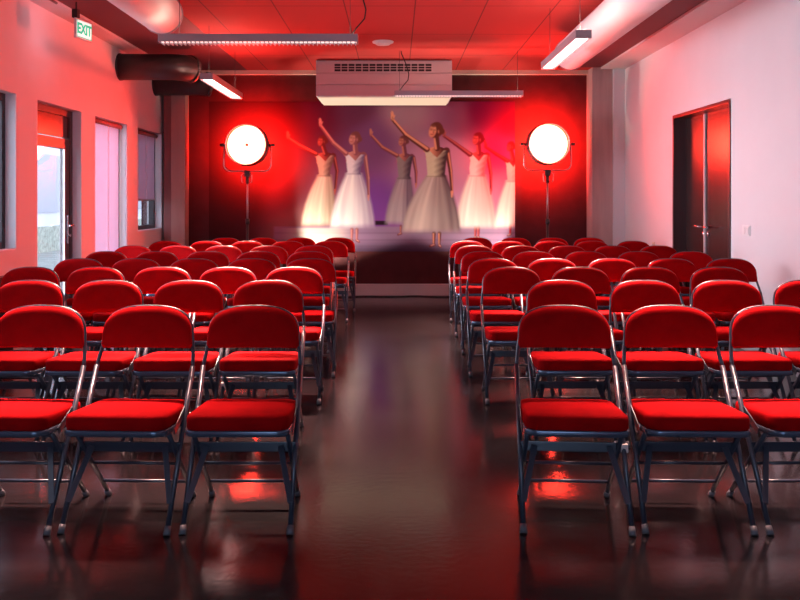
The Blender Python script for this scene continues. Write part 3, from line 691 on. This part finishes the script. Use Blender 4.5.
    dancer((402.5, 141), 5.0, [(397, 155.5), (382.5, 147.5), (371, 135)], [(413.5, 157.5), (416, 172), (416, 184)], (154.5, 395.5, 413.5), (178, 398, 410.5), (226.5, 385.5, 415),
           (196, 128, 112), (128, 70, 84), (122, 66, 68), (150, 134, 134), (84, 62, 78), (188, 170, 172), (102, 78, 100), [(401, 229, 235, -3)], seed=3, sig=.92)
    dancer((477, 139), 6.0, [(470, 154.5), (455, 143.5), (444, 136)], [(488, 155.5), (490.7, 173), (491, 190)], (153, 468.5, 488.5), (175.5, 469.5, 485), (230, 456, 496),
           (190, 106, 104), (132, 44, 62), (120, 30, 48), (242, 226, 218), (170, 126, 132), (254, 248, 236), (196, 164, 160), [(475.5, 230, 239, -1), (478.5, 230, 239, 1)], seed=4, sig=1.05)
    dancer((510, 146.5), 4.6, [(507.5, 161), (496, 154), (485.5, 147)], [(518, 162), (520, 176), (520, 190)], (160, 505, 521), (181, 507, 518), (229.5, 495, 524),
           (190, 60, 70), (130, 24, 44), (120, 16, 36), (232, 190, 186), (200, 140, 140), (252, 240, 226), (220, 190, 180), [(510.5, 229, 236, -3)], seed=5, sig=.9)
    dancer((434.5, 130.5), 7.6, [(427, 149.5), (406, 135), (395, 122.5), (392.5, 119.5)], [(447.5, 152), (450.5, 171), (452, 192)], (148, 424, 449), (176, 427, 445.5), (234.5, 402, 460),
           (222, 156, 130), (112, 58, 54), (122, 66, 54), (206, 196, 172), (92, 66, 70), (216, 198, 190), (100, 74, 84), [(434, 236, 246.5, -4), (439.5, 236, 247, 1)], seed=6, sig=1.22)
    # build the sheet
    D = 10.9965; xs = (np.linspace(x0, x1, nx)-PX)*D/F; zs = H-(np.linspace(y0, y1, ny)-PY)*D/F
    XX, ZZ = np.meshgrid(xs, zs); co = np.stack([XX, np.full_like(XX, D), ZZ], -1).reshape(-1, 3)
    idx = np.arange(nx*ny).reshape(ny, nx)
    quads = np.stack([idx[:-1, :-1], idx[1:, :-1], idx[1:, 1:], idx[:-1, 1:]], -1).reshape(-1, 4)
    me = bpy.data.meshes.new('dancer_mural'); me.vertices.add(len(co)); me.vertices.foreach_set('co', co.astype(np.float32).ravel())
    me.loops.add(quads.size); me.loops.foreach_set('vertex_index', quads.astype(np.int32).ravel())
    me.polygons.add(len(quads)); me.polygons.foreach_set('loop_start', np.arange(0, quads.size, 4, dtype=np.int32))
    me.update(calc_edges=True)
    at = me.color_attributes.new('print', 'FLOAT_COLOR', 'POINT')
    rgba = np.ones((len(co), 4), np.float32); rgba[:, :3] = np.clip(np.clip(img, 0, .95)**1.22, 0, .9).reshape(-1, 3)
    at.data.foreach_set('color', rgba.ravel())
    m = mat('printed_mural', (.5, .5, .5), .7, spec=.15); nt = m.node_tree
    an = nt.nodes.new('ShaderNodeAttribute'); an.attribute_name = 'print'; nt.links.new(an.outputs['Color'], nt.nodes['Principled BSDF'].inputs['Base Color'])
    me.materials.append(m)
    o = bpy.data.objects.new('dancer_mural', me); C.objects.link(o)
    tag(o, 'large printed mural of six ballet dancers in white dresses', 'mural')
    bm = NB(); a, b, c_, d_ = xs[0], xs[-1], zs[-1], zs[0]
    box(bm, a, b, D+.0005, YB-.0002, c_, d_); link('mural_board', bm, 'darkwall', o)
mural()
# ------------------------------------------------------------------ outdoors, seen through the glass
struct(boxes('ground', 'paving', [(-40, XL-.2, -20, 60, -.25, -.05)]), 'grey paving outside the glass door', 'ground')
t = thing('neighbouring_building', 'pale building across the yard seen through the glass door', 'building', (-9, 14, -.05))
boxes('facade_wall', 'facade', [(-.6, 0, -10, 26, 0, 9)], t)
for k in range(9):
    y_ = -9+k*3.8
    boxes('window', 'facade_dark', [(0, .03, y_, y_+1.6, 1.0, 2.5)], t); boxes('window', 'facade_dark', [(0, .03, y_, y_+1.6, 4.2, 5.8)], t)
boxes('plinth', 'hedge', [(0, .12, -10, 26, 0, .65)], t)
# ------------------------------------------------------------------ light
W = bpy.data.worlds.new('world'); S.world = W; W.use_nodes = True
bg = W.node_tree.nodes['Background']; bg.inputs['Color'].default_value = (.72, .82, 1., 1); bg.inputs['Strength'].default_value = 2.9
def area(name, loc, rot, sx, sy, e, col, spread=180):
    l = bpy.data.lights.new(name, 'AREA'); l.shape = 'RECTANGLE'; l.size = sx; l.size_y = sy; l.energy = e; l.color = col
    l.spread = math.radians(spread); o = bpy.data.objects.new(name, l); C.objects.link(o); o.location = loc; o.rotation_euler = rot; return o
def spot(name, loc, target, e, col, size, blend=.3, rad=.1):
    l = bpy.data.lights.new(name, 'SPOT'); l.energy = e; l.color = col; l.spot_size = math.radians(size); l.spot_blend = blend; l.shadow_soft_size = rad
    o = bpy.data.objects.new(name, l); C.objects.link(o); o.location = loc
    o.rotation_euler = (Vector(target)-Vector(loc)).to_track_quat('-Z', 'Y').to_euler(); return o
def point(name, loc, e, col, rad=.1):
    l = bpy.data.lights.new(name, 'POINT'); l.energy = e; l.color = col; l.shadow_soft_size = rad
    o = bpy.data.objects.new(name, l); C.objects.link(o); o.location = loc; return o
DAY = (.80, .88, 1.)
for i in (2, 3, 4, 5):
    a, b, z0, z1 = ops[i]
    area('daylight', (XL-.26, (a+b)/2, (z0+z1)/2), (0, -PI/2, 0), z1-z0-.1, b-a-.1, {2: 10, 3: 24, 4: 80, 5: 30}[i], DAY, 80 if i != 5 else 110 if i != 5 else 150)
area('daylight', (0, YF-.32, 1.5), (PI/2, 0, 0), 2.4, .9, 58, (.40, .65, 1.))
RED = (1., .07, .045)
spot('lamp_beam', (RB[1], RB[2]-.12, RB[3]), (-3.14, 7.6, .8), 880, RED, 55, .12, .2)
spot('lamp_top_beam', (LB[1], LB[2]-.12, LB[3]), (-.6, 6.0, 3.03), 60, RED, 60, .5, .2)
spot('lamp_top_beam', (RB[1], RB[2]-.12, RB[3]), (.6, 6.4, 3.03), 60, RED, 60, .5, .2)
for (t, x, d, z) in (LB, RB):
    spot('hidden_halo_spot', (x, d+.40, z), (x, 11, z), 500, (1., .02, .01), 161, .5, .05)  # unseen spot added behind each housing to throw a red halo
PEND = (1., .55, .46)
for (x, y, sx, sy, e) in ((-1.05, 6.26, 1.45, .09, 52), (-1.865, 9.0, .09, 1.1, 40), (1.395, 6.78, .09, 1.4, 52), (-1.6, 4.1, 1.45, .09, 24), (1.65, 4.1, 1.45, .09, 24), (-1.6, 5.2, 1.45, .09, 24), (1.65, 5.2, 1.45, .09, 24), (.73, 9.51, 1.45, .09, 40), (-1.865, 9.4, .09, .4, 12)):
    nr = y < 5.5
    area('seat_downlight', (x, y, 2.468), (-math.radians(18 if nr else 27), 0, 0), sx, sy, e*(1.15 if nr else 1.9), PEND, 42 if nr else 52)  # near ones added over the front seats, where no pendant hangs
WARM = (1., .87, .72)
spot('floor_uplight', (wx(296, 10.6), 10.6,   .12), (wx(400, 11), 11, 2.3), 230, WARM, 75, .35, .05)
spot('floor_uplight', (wx(512, 10.6), 10.6, .12), (wx(420, 11), 11, 2.3), 170, WARM, 75, .35, .05)
